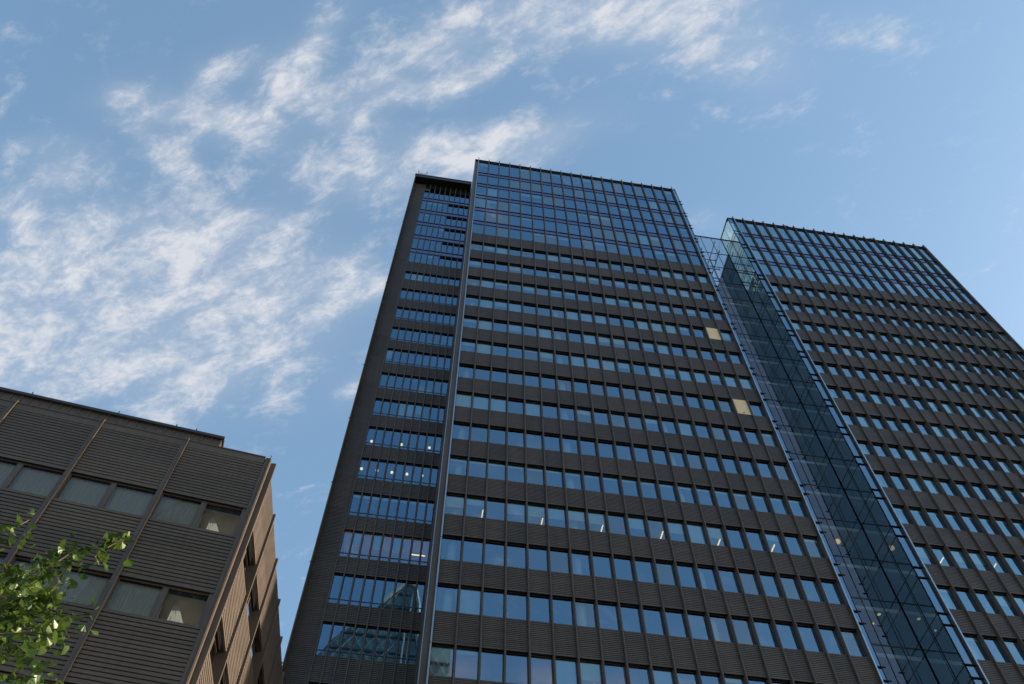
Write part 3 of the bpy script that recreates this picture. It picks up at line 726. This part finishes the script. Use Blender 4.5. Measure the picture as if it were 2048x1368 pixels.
u = math_('DIVIDE', sx.outputs[0], zc_); v = math_('DIVIDE', sx.outputs[1], zc_)
uv1 = N('ShaderNodeCombineXYZ'); Lk(u, uv1.inputs[0]); Lk(v, uv1.inputs[1]); uv1.inputs[2].default_value = 1
uvn = N('ShaderNodeCombineXYZ'); Lk(u, uvn.inputs[0]); Lk(v, uvn.inputs[1])
# slow warp so that the bank outlines wander
wn = N('ShaderNodeTexNoise'); wn.inputs['Scale'].default_value = 9; wn.inputs['Detail'].default_value = 5; Lk(uvn.outputs[0], wn.inputs['Vector'])
ws = N('ShaderNodeVectorMath'); ws.operation = 'SUBTRACT'; Lk(wn.outputs['Color'], ws.inputs[0]); ws.inputs[1].default_value = (.5, .5, .5)
wm = N('ShaderNodeVectorMath'); wm.operation = 'MULTIPLY_ADD'; Lk(ws.outputs[0], wm.inputs[0]); wm.inputs[1].default_value = (.07, .07, 0); Lk(uv1.outputs[0], wm.inputs[2])
acc = None
for a, b, c, d_, e, f, am in BL:
    def dot(q):
        n = N('ShaderNodeVectorMath'); n.operation = 'DOT_PRODUCT'; Lk(wm.outputs[0], n.inputs[0]); n.inputs[1].default_value = q; return n.outputs['Value']
    x, y = dot((a, b, c)), dot((d_, e, f))
    r2 = math_('MULTIPLY_ADD', x, x, math_('MULTIPLY', y, y))
    g = math_('POWER', 2.718, math_('MULTIPLY', r2, -.7))
    acc = math_('MULTIPLY', g, am) if acc is None else math_('MULTIPLY_ADD', g, am, acc)
# loose banks elsewhere in the sky, behind the viewer (what the panes mirror)
far = N('ShaderNodeTexNoise'); far.inputs['Scale'].default_value = 2.2; far.inputs['Detail'].default_value = 3; Lk(uvn.outputs[0], far.inputs['Vector'])
fm = N('ShaderNodeMapRange'); fm.inputs['From Min'].default_value = .56; fm.inputs['From Max'].default_value = .75; fm.inputs['To Max'].default_value = .55; Lk(far.outputs['Fac'], fm.inputs['Value'])
bk = N('ShaderNodeMapRange'); bk.inputs['From Min'].default_value = -.05; bk.inputs['From Max'].default_value = -.35; Lk(v, bk.inputs['Value'])
acc = math_('MULTIPLY_ADD', fm.outputs[0], bk.outputs[0], acc)
acc = math_('MINIMUM', acc, .82)
def noise(scale, detail, rough, dist, rot, st, off):
    mp = N('ShaderNodeMapping'); mp.vector_type = 'TEXTURE'; mp.inputs['Rotation'].default_value = (0, 0, -rot); mp.inputs['Scale'].default_value = (1 / st[0], 1 / st[1], 1); mp.inputs['Location'].default_value = (off, off * .7, 0)
    Lk(uvn.outputs[0], mp.inputs['Vector'])
    n = N('ShaderNodeTexNoise'); n.inputs['Scale'].default_value = scale; n.inputs['Detail'].default_value = detail; n.inputs['Roughness'].default_value = rough; n.inputs['Distortion'].default_value = dist
    Lk(mp.outputs[0], n.inputs['Vector']); return n.outputs['Fac']
n1 = noise(15, 9, .60, .45, math.radians(38), (.68, 1.3), 3.1)
n2 = noise(48, 8, .66, .6, math.radians(20), (.8, 1.4), 7.7)
n3 = noise(95, 7, .6, .4, math.radians(40), (.65, 1.45), 12.3)
t1 = math_('MULTIPLY_ADD', math_('SUBTRACT', n1, .5), 4.1, math_('MULTIPLY_ADD', math_('SUBTRACT', n2, .5), 1.7, math_('MULTIPLY_ADD', acc, 1.15, -.47)))
t1 = math_('MULTIPLY_ADD', math_('SUBTRACT', n3, .5), .75, t1)
dens = N('ShaderNodeMapRange'); dens.interpolation_type = 'SMOOTHERSTEP'; dens.inputs['From Min'].default_value = -.42; dens.inputs['From Max'].default_value = 1.85; Lk(t1, dens.inputs['Value'])
veil = math_('MULTIPLY', acc, .26)
dn = math_('MINIMUM', math_('MULTIPLY_ADD', dens.outputs[0], .92, veil), .92)
hor = N('ShaderNodeMapRange'); hor.inputs['From Min'].default_value = .08; hor.inputs['From Max'].default_value = .25; Lk(sx.outputs[2], hor.inputs['Value'])
dn = math_('MULTIPLY', dn, hor.outputs[0])
tint = N('ShaderNodeMix'); tint.data_type = 'RGBA'; tint.blend_type = 'MULTIPLY'; tint.inputs['Factor'].default_value = 1
Lk(sky.outputs[0], tint.inputs['A']); tint.inputs['B'].default_value = (.94, 1.0, .93, 1)
even = N('ShaderNodeMix'); even.data_type = 'RGBA'; even.inputs['Factor'].default_value = .38          # thin high haze evens the sky out
Lk(tint.outputs['Result'], even.inputs['A']); even.inputs['B'].default_value = (.74, 1.30, 1.95, 1)
mx = N('ShaderNodeMix'); mx.data_type = 'RGBA'; Lk(dn, mx.inputs['Factor']); Lk(even.outputs['Result'], mx.inputs['A'])
mx.inputs['B'].default_value = (2.35, 2.4, 2.55, 1)
bg = N('ShaderNodeBackground'); bg.inputs['Strength'].default_value = .15; Lk(mx.outputs['Result'], bg.inputs[0])
wo = N('ShaderNodeOutputWorld'); Lk(bg.outputs[0], wo.inputs[0])
w.cycles.sampling_method = 'MANUAL'; w.cycles.sample_map_resolution = 512

# ------------------------------------------------------------------ render settings
S.render.engine = 'CYCLES'
S.cycles.max_bounces = 8; S.cycles.transparent_max_bounces = 16; S.cycles.glossy_bounces = 5; S.cycles.diffuse_bounces = 3
S.cycles.use_denoising = True
S.cycles.caustics_reflective = False; S.cycles.caustics_refractive = False
S.view_settings.view_transform = 'Standard'; S.view_settings.look = 'None'
S.view_settings.gamma = 1; S.view_settings.use_curve_mapping = False
S.view_settings.exposure = 1.08
